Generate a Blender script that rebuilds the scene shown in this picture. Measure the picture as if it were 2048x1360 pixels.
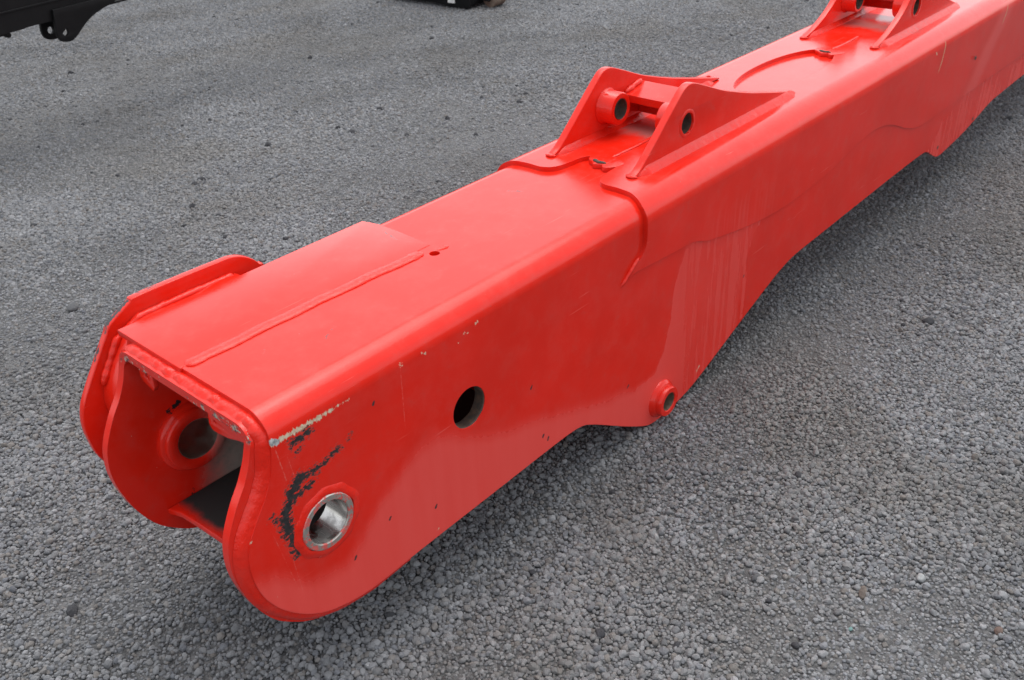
import bpy, bmesh, math, random
import numpy as np
from mathutils import Vector, Matrix, noise as mnoise
from mathutils.geometry import delaunay_2d_cdt

for o in list(bpy.data.objects):
    bpy.data.objects.remove(o)
scene = bpy.context.scene
COL = scene.collection
PI = math.pi
random.seed(7)
rng = np.random.default_rng(11)
LIFT = 0.475            # height of the near pin axis above the ground

# ------------------------------------------------------------------ camera
cam_d = bpy.data.cameras.new('camera')
cam = bpy.data.objects.new('camera', cam_d)
COL.objects.link(cam)
RC = np.array([[0.66079404, -0.74934394, -0.04283571],
               [-0.41622105, -0.31834872, -0.85171247],
               [0.62458889, 0.58063565, -0.52225566]])
CAM = Vector((-0.83367719, -1.3308164, 1.35292947 + LIFT))
M = Matrix.Identity(4)
for i in range(3):
    M[i][0] = RC[0][i]
    M[i][1] = -RC[1][i]
    M[i][2] = -RC[2][i]
    M[i][3] = CAM[i]
cam.matrix_world = M
cam_d.sensor_width = 36.0
cam_d.lens = 1897.03 / 2048 * 36.0
cam_d.clip_start = 0.05
cam_d.clip_end = 500
cam_d.dof.use_dof = True
cam_d.dof.focus_distance = 2.45
cam_d.dof.aperture_fstop = 7.0
scene.camera = cam

# ------------------------------------------------------------------ sky and sun
SUN_EL, SUN_AZ = math.radians(73), math.radians(22)     # azimuth measured from +X towards +Y
world = bpy.data.worlds.new('World')
scene.world = world
world.use_nodes = True
wt = world.node_tree
wt.nodes.clear()
sky = wt.nodes.new('ShaderNodeTexSky')
sky.sky_type = 'NISHITA'
sky.sun_disc = False
sky.sun_elevation = SUN_EL
sky.sun_rotation = PI / 2 - SUN_AZ
sky.dust_density = 2.5
sky.air_density = 1.0
sky.ozone_density = 1.0
hs = wt.nodes.new('ShaderNodeHueSaturation')
hs.inputs['Saturation'].default_value = 0.21
bg = wt.nodes.new('ShaderNodeBackground')
bg.inputs['Strength'].default_value = 0.15
wo = wt.nodes.new('ShaderNodeOutputWorld')
wt.links.new(sky.outputs[0], hs.inputs['Color'])
wt.links.new(hs.outputs[0], bg.inputs['Color'])
wt.links.new(bg.outputs[0], wo.inputs[0])

sun_d = bpy.data.lights.new('sun', 'SUN')
sun_d.energy = 0.6
sun_d.angle = math.radians(60)
sun_d.color = (1.0, 0.97, 0.93)
sun = bpy.data.objects.new('sun', sun_d)
COL.objects.link(sun)
sd = Vector((math.cos(SUN_EL) * math.cos(SUN_AZ), math.cos(SUN_EL) * math.sin(SUN_AZ), math.sin(SUN_EL)))
sun.rotation_euler = sd.to_track_quat('Z', 'Y').to_euler()
sun.location = sd * 20

scene.view_settings.view_transform = 'Standard'
scene.view_settings.look = 'None'
scene.view_settings.gamma = 1.0
scene.view_settings.use_curve_mapping = False
scene.view_settings.exposure = 1.2

# ------------------------------------------------------------------ node helpers
class NT:
    def __init__(s, name):
        s.mat = bpy.data.materials.new(name)
        s.mat.use_nodes = True
        s.t = s.mat.node_tree
        s.t.nodes.clear()
        s.out = s.t.nodes.new('ShaderNodeOutputMaterial')
        s.bsdf = s.t.nodes.new('ShaderNodeBsdfPrincipled')
        s.t.links.new(s.bsdf.outputs[0], s.out.inputs[0])
    def node(s, typ, **kw):
        n = s.t.nodes.new(typ)
        for k, v in kw.items():
            setattr(n, k, v)
        return n
    def put(s, sock, v):
        if isinstance(v, bpy.types.NodeSocket):
            s.t.links.new(v, sock)
        elif isinstance(v, (tuple, list)) and len(v) == 3 and sock.type == 'RGBA':
            sock.default_value = (*v, 1)
        else:
            sock.default_value = v
    def math(s, op, a, b=0.0, c=None, clamp=False):
        n = s.node('ShaderNodeMath', operation=op, use_clamp=clamp)
        s.put(n.inputs[0], a); s.put(n.inputs[1], b)
        if c is not None:
            s.put(n.inputs[2], c)
        return n.outputs[0]
    def vmath(s, op, a, b=None, scale=None):
        n = s.node('ShaderNodeVectorMath', operation=op)
        s.put(n.inputs[0], a)
        if b is not None:
            s.put(n.inputs[1], b)
        if scale is not None:
            s.put(n.inputs['Scale'], scale)
        return n.outputs['Value'] if op in ('LENGTH', 'DOT_PRODUCT', 'DISTANCE') else n.outputs['Vector']
    def noise(s, vec, scale, detail=3, rough=.5, dims='3D'):
        n = s.node('ShaderNodeTexNoise', noise_dimensions=dims)
        s.put(n.inputs['Vector'], vec)
        n.inputs['Scale'].default_value = scale
        n.inputs['Detail'].default_value = detail
        n.inputs['Roughness'].default_value = rough
        return n.outputs['Fac']
    def smooth(s, v, a, b, lo=0.0, hi=1.0):
        n = s.node('ShaderNodeMapRange', interpolation_type='SMOOTHSTEP')
        s.put(n.inputs['Value'], v)
        s.put(n.inputs['From Min'], a); s.put(n.inputs['From Max'], b)
        s.put(n.inputs['To Min'], lo); s.put(n.inputs['To Max'], hi)
        return n.outputs[0]
    def mix(s, f, a, b):
        n = s.node('ShaderNodeMix', data_type='RGBA')
        s.put(n.inputs[0], f); s.put(n.inputs[6], a); s.put(n.inputs[7], b)
        return n.outputs[2]
    def fmix(s, f, a, b):
        n = s.node('ShaderNodeMix', data_type='FLOAT')
        s.put(n.inputs[0], f); s.put(n.inputs[2], a); s.put(n.inputs[3], b)
        return n.outputs[0]
    def obj(s):
        return s.node('ShaderNodeTexCoord').outputs['Object']
    def bump(s, h, strength, dist, normal=None):
        n = s.node('ShaderNodeBump')
        n.inputs['Strength'].default_value = strength
        n.inputs['Distance'].default_value = dist
        s.put(n.inputs['Height'], h)
        if normal is not None:
            s.put(n.inputs['Normal'], normal)
        return n.outputs[0]
    def capsule(s, p, a, b, r):
        """signed distance to a capsule in object space"""
        ba = (b[0] - a[0], b[1] - a[1], b[2] - a[2])
        l2 = sum(q * q for q in ba)
        pa = s.vmath('SUBTRACT', p, a)
        if l2 < 1e-9:
            d = s.vmath('LENGTH', pa)
        else:
            h = s.math('MULTIPLY', s.vmath('DOT_PRODUCT', pa, ba), 1 / l2, clamp=True)
            d = s.vmath('LENGTH', s.vmath('SUBTRACT', pa, s.vmath('SCALE', ba, scale=h)))
        return s.math('SUBTRACT', d, r)
    def union(s, ds):
        o = ds[0]
        for d in ds[1:]:
            o = s.math('MINIMUM', o, d)
        return o

RED = (0.68, 0.0150, 0.0058)
DUST_SHEEN = (0.70, 0.066, 0.054)
TAN = (0.62, 0.50, 0.36)
BLACKP = (0.018, 0.017, 0.018)

def finish_paint(n, col, rough, hgt=None, orange=0.02):
    """common end of the paint shaders: rounded edges, orange peel, clear gloss"""
    p = n.obj()
    bv = n.node('ShaderNodeBevel', samples=4)
    bv.inputs['Radius'].default_value = 0.0025
    nrm = bv.outputs[0]
    peel = n.noise(p, 260, 2, .5)
    wav = n.noise(p, 9, 1, .4)
    h = n.math('ADD', n.math('MULTIPLY', peel, .0003), n.math('MULTIPLY', wav, .0012))
    if hgt is not None:
        h = n.math('ADD', h, hgt)
    nrm = n.bump(h, .55, 1.0, nrm)
    n.put(n.bsdf.inputs['Normal'], nrm)
    n.put(n.bsdf.inputs['Base Color'], col)
    n.put(n.bsdf.inputs['Roughness'], rough)
    n.put(n.bsdf.inputs['IOR'], 1.5)
    n.put(n.bsdf.inputs['Specular IOR Level'], .32)
    return n.mat

def base_red(n, p):
    v = n.noise(p, 3.0, 4, .6)
    c = n.mix(n.smooth(v, .35, .7), RED, (RED[0] * .9, RED[1] * .95, RED[2] * .95))
    grime = n.noise(p, 22, 6, .68)
    g = n.math('MULTIPLY', n.smooth(grime, .55, .85), .20)
    c = n.mix(g, c, (.20, .075, .06))
    specks = n.noise(p, 120, 2, .5)
    sp = n.math('MULTIPLY', n.smooth(specks, .74, .78), n.smooth(n.noise(p, 6, 2, .5), .52, .6))
    c = n.mix(n.math('MULTIPLY', sp, .75), c, (.10, .075, .065))
    ms = n.node('ShaderNodeMapping')
    n.put(ms.inputs[0], p)
    ms.inputs['Rotation'].default_value = (.4, .3, .25)
    ms.inputs['Scale'].default_value = (5, 190, 150)
    sc = n.math('MULTIPLY', n.smooth(n.noise(ms.outputs[0], 1.0, 2, .5), .70, .74), n.smooth(n.noise(p, 4, 2, .5), .50, .62))
    c = n.mix(n.math('MULTIPLY', sc, .22), c, (.75, .22, .18))
    film = n.smooth(n.noise(p, 11, 6, .7), .40, .72)
    c = n.mix(n.math('MULTIPLY', film, .035), c, (.45, .34, .30))
    rough = n.math('ADD', n.fmix(n.smooth(v, .3, .75), .10, .18), n.math('MULTIPLY', film, .05))
    return c, rough

def mat_red():
    n = NT('red_paint')
    p = n.obj()
    c, r = base_red(n, p)
    return finish_paint(n, c, r)

def mat_weld():
    n = NT('painted_weld')
    p = n.obj()
    c, r = base_red(n, p)
    h = n.math('ADD', n.math('MULTIPLY', n.noise(p, 60, 2, .5), .004), n.math('MULTIPLY', n.noise(p, 220, 3, .6), .0016))
    return finish_paint(n, c, n.math('ADD', r, .06), h)

def mat_shell():
    n = NT('red_paint_worn_shell')
    p = n.obj()
    sep = n.node('ShaderNodeSeparateXYZ')
    n.put(sep.inputs[0], p)
    x, y, z = sep.outputs
    c, rough = base_red(n, p)
    side = n.math('LESS_THAN', y, .004)
    # dried dust film on the lower part of the side plate
    crv = n.node('ShaderNodeFloatCurve')
    pts = [(-.3, -.02), (-.16, -.035), (-.098, -.095), (-.004, -.141), (.067, -.109), (.12, -.058), (.215, .001), (.284, .026),
           (.36, .012), (.46, -.045), (.586, -.095), (.70, -.125), (.80, -.165), (1.05, -.245), (1.187, -.275), (1.26, -.235), (1.298, -.17),
           (1.31, -.05), (1.36, .07), (1.44, .12), (1.72, .14), (1.80, .0), (1.86, -.15), (1.95, -.3), (2.1, -.5), (3.38, -.5),
           (3.5, -.24), (3.7, -.12), (4.15, -.115), (4.2, -.12), (5.4, -.12)]
    cm = crv.mapping.curves[0]
    fx = lambda a: (a + .3) / 5.7
    fz = lambda a: (a + .5) / .85
    while len(cm.points) < len(pts):
        cm.points.new(.5, .5)
    for q, (a, b) in zip(cm.points, pts):
        q.location = (fx(a), fz(b)); q.handle_type = 'AUTO_CLAMPED'
    crv.mapping.update()
    jit = n.math('MULTIPLY', n.math('SUBTRACT', n.noise(p, 6, 4, .6), .5), n.smooth(x, 1.2, 1.5, .02, .22))
    n.put(crv.inputs['Value'], n.math('DIVIDE', n.math('ADD', n.math('ADD', x, jit), n.math('ADD', n.math('MULTIPLY', n.smooth(x, 1.5, 1.75), n.math('MULTIPLY', z, -.62)), .3)), 5.7))
    bz = n.math('SUBTRACT', n.math('MULTIPLY', crv.outputs[0], .85), .5)
    mp = n.node('ShaderNodeMapping')
    n.put(mp.inputs[0], p)
    mp.inputs['Scale'].default_value = (26, 1, 2.0)
    streak = n.noise(mp.outputs[0], 1.0, 4, .6)
    soft = n.noise(p, 5, 3, .5)
    d = n.math('SUBTRACT', bz, z)
    d = n.math('ADD', d, n.math('MULTIPLY', n.math('SUBTRACT', streak, .5), .03))
    d = n.math('ADD', d, n.math('MULTIPLY', n.math('SUBTRACT', soft, .5), .05))
    wd = n.smooth(x, 1.0, 1.2, .045, .020)
    d = n.math('ADD', d, n.math('MULTIPLY', n.math('SUBTRACT', streak, .5), n.smooth(x, 1.45, 1.7, 0, .5)))
    dust = n.smooth(n.math('DIVIDE', d, wd), -.6, 1.0)
    # slanting band farther along
    xb = n.math('SUBTRACT', x, n.math('ADD', n.math('MULTIPLY', z, .85), 3.83))
    band = n.math('MULTIPLY', n.math('SUBTRACT', 1.0, n.smooth(n.math('ABSOLUTE', xb), .03, .14)), .8)
    dust = n.math('MAXIMUM', dust, band)
    dust = n.math('MULTIPLY', dust, n.smooth(streak, .15, .75, .72, 1.0))
    dust = n.math('MULTIPLY', dust, n.math('MULTIPLY', side, n.smooth(x, 1.15, 1.4, 1.0, .66)))
    dust = n.math('MULTIPLY', dust, n.smooth(n.math('MULTIPLY', n.smooth(x, 1.3, 1.5), n.smooth(streak, .62, .42)), 0, 1, 1.0, .45))
    c = n.mix(dust, c, DUST_SHEEN)
    rough = n.fmix(dust, rough, .42)
    Y = 0.0
    # tan paint-worn line below the bend
    fine = n.noise(p, 95, 4, .7)
    mp2 = n.node('ShaderNodeMapping')
    n.put(mp2.inputs[0], p)
    mp2.inputs['Scale'].default_value = (180, 1, 45)
    fine2 = n.noise(mp2.outputs[0], 1.0, 4, .7)
    tan = n.union([n.capsule(p, (-.09, Y, .258), (.03, Y, .255), .0055), n.capsule(p, (.03, Y, .255), (.058, Y, .256), .003),
                   n.capsule(p, (.07, Y, .258), (.1, Y, .256), .0005)])
    tan = n.math('ADD', tan, n.math('MULTIPLY', n.math('SUBTRACT', fine2, .48), .034))
    tm = n.math('MULTIPLY', n.smooth(tan, .0015, -.0015), side)
    c = n.mix(tm, c, n.mix(n.smooth(fine, .45, .6), TAN, (.48, .33, .22)))
    bare = n.math('ADD', n.capsule(p, (-.088, Y, .262), (-.078, Y, .256), .007), n.math('MULTIPLY', n.math('SUBTRACT', fine2, .5), .012))
    c = n.mix(n.math('MULTIPLY', n.smooth(bare, .001, -.001), side), c, n.mix(n.smooth(fine, .4, .65), (.46, .46, .45), (.20, .21, .22)))
    # scraped streaks running down from it
    scr = n.union([n.capsule(p, (-.084, Y, .24), (-.075, Y, .16), .0012), n.capsule(p, (-.062, Y, .21), (-.055, Y, .15), .0006),
                   n.capsule(p, (.245, Y, .26), (.238, Y, .10), .0008), n.capsule(p, (-.13, Y, .06), (-.10, Y, -.12), .0004),
                   n.capsule(p, (-.10, Y, .0), (-.09, Y, -.16), .0004)])
    scr = n.math('ADD', scr, n.math('MULTIPLY', n.math('SUBTRACT', fine, .45), .008))
    c = n.mix(n.math('MULTIPLY', n.math('MULTIPLY', n.smooth(scr, .001, -.001), side), .22), c, (.62, .33, .26))
    # chips
    chips = [(.245, .0, .266), (.25, .0, .262), (.311, 0, .264), (.317, 0, .258), (.443, 0, .251), (.45, 0, .246), (.486, 0, .262), (.478, 0, .258),
             (.42, 0, .235), (-.18, 0, .07), (-.15, 0, -.1), (.3, 0, -.24)]
    ch = n.union([n.capsule(p, q, q, .0022) for q in chips] + [n.capsule(p, (1.48, 0, -.40), (1.50, 0, -.385), .002)])
    ch = n.math('ADD', ch, n.math('MULTIPLY', n.math('SUBTRACT', fine, .5), .03))
    c = n.mix(n.math('MULTIPLY', n.smooth(ch, .001, -.001), .85), c, (.60, .40, .28))
    topc = [(.162, .003, .292), (.777, .008, .300), (.547, .012, .3055)]
    tc = n.union([n.capsule(p, q, (q[0] + .008, q[1], q[2]), .0028) for q in topc])
    tc = n.math('ADD', tc, n.math('MULTIPLY', n.math('SUBTRACT', fine, .5), .006))
    c = n.mix(n.smooth(tc, .0008, -.0008), c, (.70, .60, .42))
    # bare black steel around the near pin, greasy and scraped
    mp3 = n.node('ShaderNodeMapping')
    n.put(mp3.inputs[0], p)
    mp3.inputs['Scale'].default_value = (95, 1, 150)
    mp3.inputs['Rotation'].default_value = (0, math.radians(25), 0)
    rag = n.noise(mp3.outputs[0], 1.0, 6, .72)
    blk = n.union([n.capsule(p, (-.045, Y, .233), (-.005, Y, .238), .008), n.capsule(p, (-.04, Y, .205), (-.028, Y, .215), .000),
                   n.capsule(p, (.052, Y, .155), (.0, Y, .142), .0045), n.capsule(p, (.058, Y, .158), (.04, Y, .156), .005),
                   n.capsule(p, (.0, Y, .142), (-.045, Y, .142), .007), n.capsule(p, (-.045, Y, .145), (-.07, Y, .125), .014),
                   n.capsule(p, (-.02, Y, .118), (-.075, Y, .105), .006), n.capsule(p, (-.07, Y, .115), (-.096, Y, .078), .012),
                   n.capsule(p, (-.096, Y, .078), (-.095, Y, .035), .013), n.capsule(p, (-.094, Y, .035), (-.084, Y, -.03), .009),
                   n.capsule(p, (-.122, Y, .095), (-.115, Y, .075), .003), n.capsule(p, (.09, Y, .168), (.09, Y, .168), .002)])
    blk = n.math('ADD', blk, n.math('MULTIPLY', n.math('SUBTRACT', rag, .505), .085))
    bm = n.math('MULTIPLY', n.smooth(blk, .0012, -.0012), side)
    fr = n.math('MULTIPLY', n.math('MULTIPLY', n.smooth(blk, .0055, .001), side), .45)
    c = n.mix(fr, c, n.mix(n.smooth(fine, .45, .6), (.30, .13, .10), (.12, .03, .025)))
    c = n.mix(bm, c, n.mix(n.smooth(fine, .4, .7), BLACKP, (.040, .036, .036)))
    rough = n.fmix(bm, rough, .5)
    # grey scuffs on the top
    T = .317
    scu = n.union([n.capsule(p, (.605, .437, T), (.60, .425, T), .001), n.capsule(p, (.60, .41, T), (.592, .38, T), .003),
                   n.capsule(p, (.46, .016, .308), (.472, .008, .302), .004), n.capsule(p, (.409, .006, .300), (.409, .006, .300), .003),
                   n.capsule(p, (.50, .03, .315), (.50, .03, .315), .002), n.capsule(p, (.17, .142, T), (.18, .150, T), .003),
                   n.capsule(p, (.20, .16, T), (.215, .165, T), .001), n.capsule(p, (.05, .2, T), (.06, .21, T), .001),
                   n.capsule(p, (1.0, .36, T), (1.02, .33, T), .004)])
    scu = n.math('ADD', scu, n.math('MULTIPLY', n.math('SUBTRACT', fine, .5), .024))
    c = n.mix(n.math('MULTIPLY', n.smooth(scu, .002, -.002), .75), c, (.055, .045, .042))
    # small dark specks on the side
    sps = [(.66, 0, -.02), (1.09, 0, -.25), (.05, 0, -.15), (.16, 0, -.11), (.30, 0, -.17), (.70, 0, -.20), (.16, 0, .21), (.72, 0, -.22), (1.75, 0, -.16)]
    spd = n.union([n.capsule(p, q, (q[0] + .004, 0, q[2] + .006), .003) for q in sps])
    spd = n.math('ADD', spd, n.math('MULTIPLY', n.math('SUBTRACT', fine, .5), .012))
    c = n.mix(n.math('MULTIPLY', n.smooth(spd, .001, -.001), side), c, (.06, .03, .03))
    return finish_paint(n, c, rough)

def mat_saddle():
    n = NT('red_paint_saddle')
    p = n.obj()
    c, r = base_red(n, p)
    mp = n.node('ShaderNodeMapping')
    n.put(mp.inputs[0], p)
    mp.inputs['Scale'].default_value = (60, 1, 2)
    st = n.noise(mp.outputs[0], 1.0, 3, .6)
    sep = n.node('ShaderNodeSeparateXYZ')
    n.put(sep.inputs[0], p)
    x, y, z = sep.outputs
    side = n.math('LESS_THAN', y, .0)
    zone = n.math('MULTIPLY', n.smooth(x, 1.38, 1.5), n.smooth(x, 2.0, 1.8))
    m = n.math('MULTIPLY', n.math('MULTIPLY', zone, n.smooth(z, .2, .09)), n.math('MULTIPLY', n.smooth(st, .40, .75), .55))  # pale streaks: faint reflections painted into the skirt colour
    band = n.math('SUBTRACT', 1.0, n.smooth(n.math('ABSOLUTE', n.math('SUBTRACT', x, n.math('ADD', n.math('MULTIPLY', z, .85), 3.83))), .03, .14))
    m = n.math('MAXIMUM', m, band)
    c = n.mix(n.math('MULTIPLY', n.math('MULTIPLY', m, side), .75), c, DUST_SHEEN)
    # tan runs far along
    run = n.union([n.capsule(p, (3.300, -.014, .29), (3.268, -.014, .06), .0045), n.capsule(p, (4.073, -.014, .294), (4.03, -.014, .206), .003)])
    run = n.math('ADD', run, n.math('MULTIPLY', n.math('SUBTRACT', n.noise(p, 30, 3, .6), .5), .012))
    c = n.mix(n.math('MULTIPLY', n.math('MULTIPLY', n.smooth(run, .002, -.002), side), .85), c, (.55, .30, .17))
    ch = n.union([n.capsule(p, (2.235, -.014, .03), (2.25, -.014, .034), .003), n.capsule(p, (2.70, -.014, .085), (2.70, -.014, .085), .005),
                  n.capsule(p, (3.21, -.014, .25), (3.2, -.014, .26), .003)])
    c = n.mix(n.smooth(ch, .001, -.001), c, (.62, .42, .28))
    # grey dirt under the clevis bosses and behind them
    g = n.union([n.capsule(p, (1.58, .2, .331), (1.60, .34, .331), .05), n.capsule(p, (3.20, .15, .331), (3.22, .34, .331), .06)])
    g = n.math('ADD', g, n.math('MULTIPLY', n.math('SUBTRACT', n.noise(p, 18, 4, .6), .5), .12))
    c = n.mix(n.math('MULTIPLY', n.smooth(g, .04, -.05), .65), c, (.20, .15, .14))
    return finish_paint(n, c, r)

def mat_liner():
    n = NT('red_paint_dirty_inside')
    p = n.obj()
    c, r = base_red(n, p)
    sep = n.node('ShaderNodeSeparateXYZ')
    n.put(sep.inputs[0], p)
    x, y, z = sep.outputs
    nz = n.noise(p, 7, 5, .65)
    inside = n.math('MULTIPLY', n.math('GREATER_THAN', y, .041), n.math('LESS_THAN', y, .489))
    d = n.math('ADD', n.math('ADD', x, n.math('MULTIPLY', n.math('SUBTRACT', nz, .5), .18)), n.math('MULTIPLY', z, -.15))
    m = n.math('MULTIPLY', n.smooth(d, -.02, .09), inside)
    c = n.mix(m, c, n.mix(n.smooth(nz, .4, .7), (.30, .26, .225), (.15, .13, .115)))
    r = n.fmix(m, r, .8)
    chip = n.noise(p, 55, 5, .7)
    edge = n.smooth(x, -.10, -.135)
    e2 = n.math('MULTIPLY', n.math('MULTIPLY', n.smooth(chip, .67, .70), edge), .85)
    c = n.mix(e2, c, n.mix(n.smooth(n.noise(p, 90, 2, .5), .45, .55), (.42, .36, .28), (.06, .05, .05)))
    lip = n.math('MULTIPLY', n.math('MULTIPLY', n.smooth(x, -.108, -.117), n.smooth(z, .262, .272)), n.smooth(n.noise(p, 38, 5, .75), .55, .58))
    c = n.mix(n.math('MULTIPLY', lip, n.smooth(z, .294, .288)), c, n.mix(n.smooth(n.noise(p, 120, 2, .5), .42, .55), (.40, .35, .28), (.07, .05, .05)))
    bl = n.union([n.capsule(p, (-.05, .488, .10), (.05, .488, .13), .006), n.capsule(p, (-.05, .488, -.14), (-.045, .488, -.15), .004)])
    bl = n.math('ADD', bl, n.math('MULTIPLY', n.math('SUBTRACT', n.noise(p, 45, 5, .7), .47), .08))
    c = n.mix(n.smooth(bl, .002, -.002), c, BLACKP)
    return finish_paint(n, c, r)

def mat_cheek():
    n = NT('red_paint_scraped_edge')
    p = n.obj()
    c, r = base_red(n, p)
    b = n.union([n.capsule(p, (-.10, .605, .300), (-.035, .605, .345), .008), n.capsule(p, (-.135, .605, .235), (-.115, .605, .285), .004),
                 n.capsule(p, (.0, .605, .350), (.05, .605, .350), .002)])
    b = n.math('ADD', b, n.math('MULTIPLY', n.math('SUBTRACT', n.noise(p, 60, 5, .7), .5), .03))
    m = n.smooth(b, .002, -.002)
    c = n.mix(m, c, (.045, .042, .044))
    r = n.fmix(m, r, .5)
    return finish_paint(n, c, r)

def mat_steel(name, col, rough, grime=.5, paint=0.0):
    n = NT(name)
    p = n.obj()
    mp = n.node('ShaderNodeMapping')
    n.put(mp.inputs[0], p)
    mp.inputs['Scale'].default_value = (60, 5, 60)
    ln = n.noise(mp.outputs[0], 1.0, 4, .6)
    gr = n.smooth(n.noise(p, 24, 5, .65), .42, .66)
    g = n.math('MULTIPLY', gr, grime)
    c = n.mix(g, col, (.05, .042, .036))
    if paint:
        pm = n.smooth(n.noise(p, 70, 4, .7), .50, .54)
        c = n.mix(n.math('MULTIPLY', pm, paint), c, RED)
        n.put(n.bsdf.inputs['Metallic'], n.math('MULTIPLY', n.math('SUBTRACT', 1.0, n.math('MAXIMUM', g, n.math('MULTIPLY', pm, paint))), .9))
    else:
        n.put(n.bsdf.inputs['Metallic'], n.math('SUBTRACT', 1.0, g))
    n.put(n.bsdf.inputs['Base Color'], c)
    n.put(n.bsdf.inputs['Roughness'], n.math('ADD', n.math('MULTIPLY', ln, .2), rough))
    n.put(n.bsdf.inputs['Normal'], n.bump(ln, .25, .002))
    return n.mat

def mat_plain(name, col, rough, col2=None, scale=20, bumpd=.001):
    n = NT(name)
    p = n.obj()
    v = n.noise(p, scale, 5, .65)
    n.put(n.bsdf.inputs['Base Color'], n.mix(n.smooth(v, .35, .7), col, col2 or tuple(q * .7 for q in col)))
    n.put(n.bsdf.inputs['Roughness'], rough)
    n.put(n.bsdf.inputs['Normal'], n.bump(v, .5, bumpd))
    return n.mat

M_RED, M_WELD, M_SHELL, M_SADDLE, M_LINER, M_CHEEK = mat_red(), mat_weld(), mat_shell(), mat_saddle(), mat_liner(), mat_cheek()
def mat_floor():
    n = NT('red_paint_dark_floor')
    p = n.obj()
    c, r = base_red(n, p)
    sep = n.node('ShaderNodeSeparateXYZ')
    n.put(sep.inputs[0], p)
    m = n.smooth(n.math('ADD', sep.outputs[0], n.math('MULTIPLY', n.noise(p, 16, 4, .6), .05)), -.085, -.045)  # floor turns near-black from just inside the mouth inwards
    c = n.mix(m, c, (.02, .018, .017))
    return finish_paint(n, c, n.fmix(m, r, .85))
M_FLOOR = mat_floor()
M_BORE = mat_steel('machined_bore_steel', (.55, .53, .50), .16, .45)
M_RIM = mat_steel('worn_bush_rim', (.50, .47, .43), .35, .3, .75)
M_OLDBORE = mat_steel('greasy_bore_steel', (.56, .50, .43), .30, .3)
M_RUST = mat_plain('dark_rusty_steel', (.028, .020, .016), .75, (.085, .045, .026), 60)
M_BLACK = mat_plain('black_machine_paint', (.004, .004, .0045), .55, (.006, .006, .0065), 12)
M_BLACK.node_tree.nodes['Principled BSDF'].inputs['Specular IOR Level'].default_value = .18
M_BROWN = mat_plain('brown_rusty_bore', (.085, .058, .038), .7, (.15, .11, .075), 50)

# ------------------------------------------------------------------ mesh helpers
def link_mesh(name, verts, faces, mat, parent=None, smooth=False, sharp=35, loc=(0, 0, 0)):
    me = bpy.data.meshes.new(name)
    me.from_pydata([tuple(v) for v in verts], [], [tuple(f) for f in faces])
    me.update()
    if smooth:
        for p in me.polygons:
            p.use_smooth = True
        me.set_sharp_from_angle(angle=math.radians(sharp))
    me.materials.append(mat)
    o = bpy.data.objects.new(name, me)
    COL.objects.link(o)
    o.location = loc
    if parent:
        o.parent = parent
    return o

def tag(o, label=None, cat=None, group=None, kind=None):
    for k, v in (('label', label), ('category', cat), ('group', group), ('kind', kind)):
        if v:
            o[k] = v
    return o

def empty(name, loc=(0, 0, 0), rz=0.0):
    o = bpy.data.objects.new(name, None)
    COL.objects.link(o)
    o.location = loc
    o.rotation_euler = (0, 0, rz)
    o.empty_display_size = .1
    return o

def spline(pts, n=5, closed=False):
    """Catmull-Rom through the points"""
    P = [np.array(p, float) for p in pts]
    out = []
    m = len(P)
    segs = m if closed else m - 1
    for i in range(segs):
        p1, p2 = P[i], P[(i + 1) % m]
        p0 = P[i - 1] if (closed or i > 0) else p1
        p3 = P[(i + 2) % m] if (closed or i < m - 2) else p2
        for k in range(n):
            t = k / n
            out.append(.5 * (2 * p1 + (p2 - p0) * t + (2 * p0 - 5 * p1 + 4 * p2 - p3) * t * t + (3 * p1 - p0 - 3 * p2 + p3) * t ** 3))
    if not closed:
        out.append(P[-1])
    return [tuple(q) for q in out]

def circle2(cx, cy, r, n=48):
    return [(cx + r * math.cos(2 * PI * i / n), cy + r * math.sin(2 * PI * i / n)) for i in range(n)]

def pip(px, py, poly):
    poly = np.asarray(poly)
    x0, y0 = poly[:, 0], poly[:, 1]
    x1, y1 = np.roll(x0, -1), np.roll(y0, -1)
    c = (y0[None] > py[:, None]) != (y1[None] > py[:, None])
    with np.errstate(divide='ignore', invalid='ignore'):
        xi = (x1 - x0)[None] * (py[:, None] - y0[None]) / (y1 - y0)[None] + x0[None]
    return (np.sum(c & (px[:, None] < xi), axis=1) % 2) == 1

def triangulate(outer, holes, lines=(), step=.06):
    """constrained triangulation of a 2D outline with holes; lines = v-values that need an edge row"""
    vs, es = [], []
    for loop in [outer] + list(holes):
        b = len(vs)
        vs += [Vector((float(p[0]), float(p[1]))) for p in loop]
        es += [(b + i, b + (i + 1) % len(loop)) for i in range(len(loop))]
    O = np.array([(v.x, v.y) for v in vs[:len(outer)]])
    x0, y0 = O.min(0); x1, y1 = O.max(0)
    nx = int((x1 - x0) / step)
    for L in lines:
        b = len(vs)
        for i in range(nx + 1):
            vs.append(Vector((x0 - .01 + (x1 - x0 + .02) * i / nx, L)))
        es += [(b + i, b + i + 1) for i in range(nx)]
    r = delaunay_2d_cdt(vs, es, [], 0, 1e-5)
    V = np.array([(v.x, v.y) for v in r[0]])
    T = np.array([f for f in r[2] if len(f) == 3])
    c = V[T].mean(1)
    keep = pip(c[:, 0], c[:, 1], outer)
    for h in holes:
        keep &= ~pip(c[:, 0], c[:, 1], h)
    T = T[keep]
    a = V[T]
    ar = (a[:, 1, 0] - a[:, 0, 0]) * (a[:, 2, 1] - a[:, 0, 1]) - (a[:, 2, 0] - a[:, 0, 0]) * (a[:, 1, 1] - a[:, 0, 1])
    T[ar < 0] = T[ar < 0][:, ::-1]
    used = np.unique(T)
    mp = -np.ones(len(V), int); mp[used] = np.arange(len(used))
    return V[used], mp[T]

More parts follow.
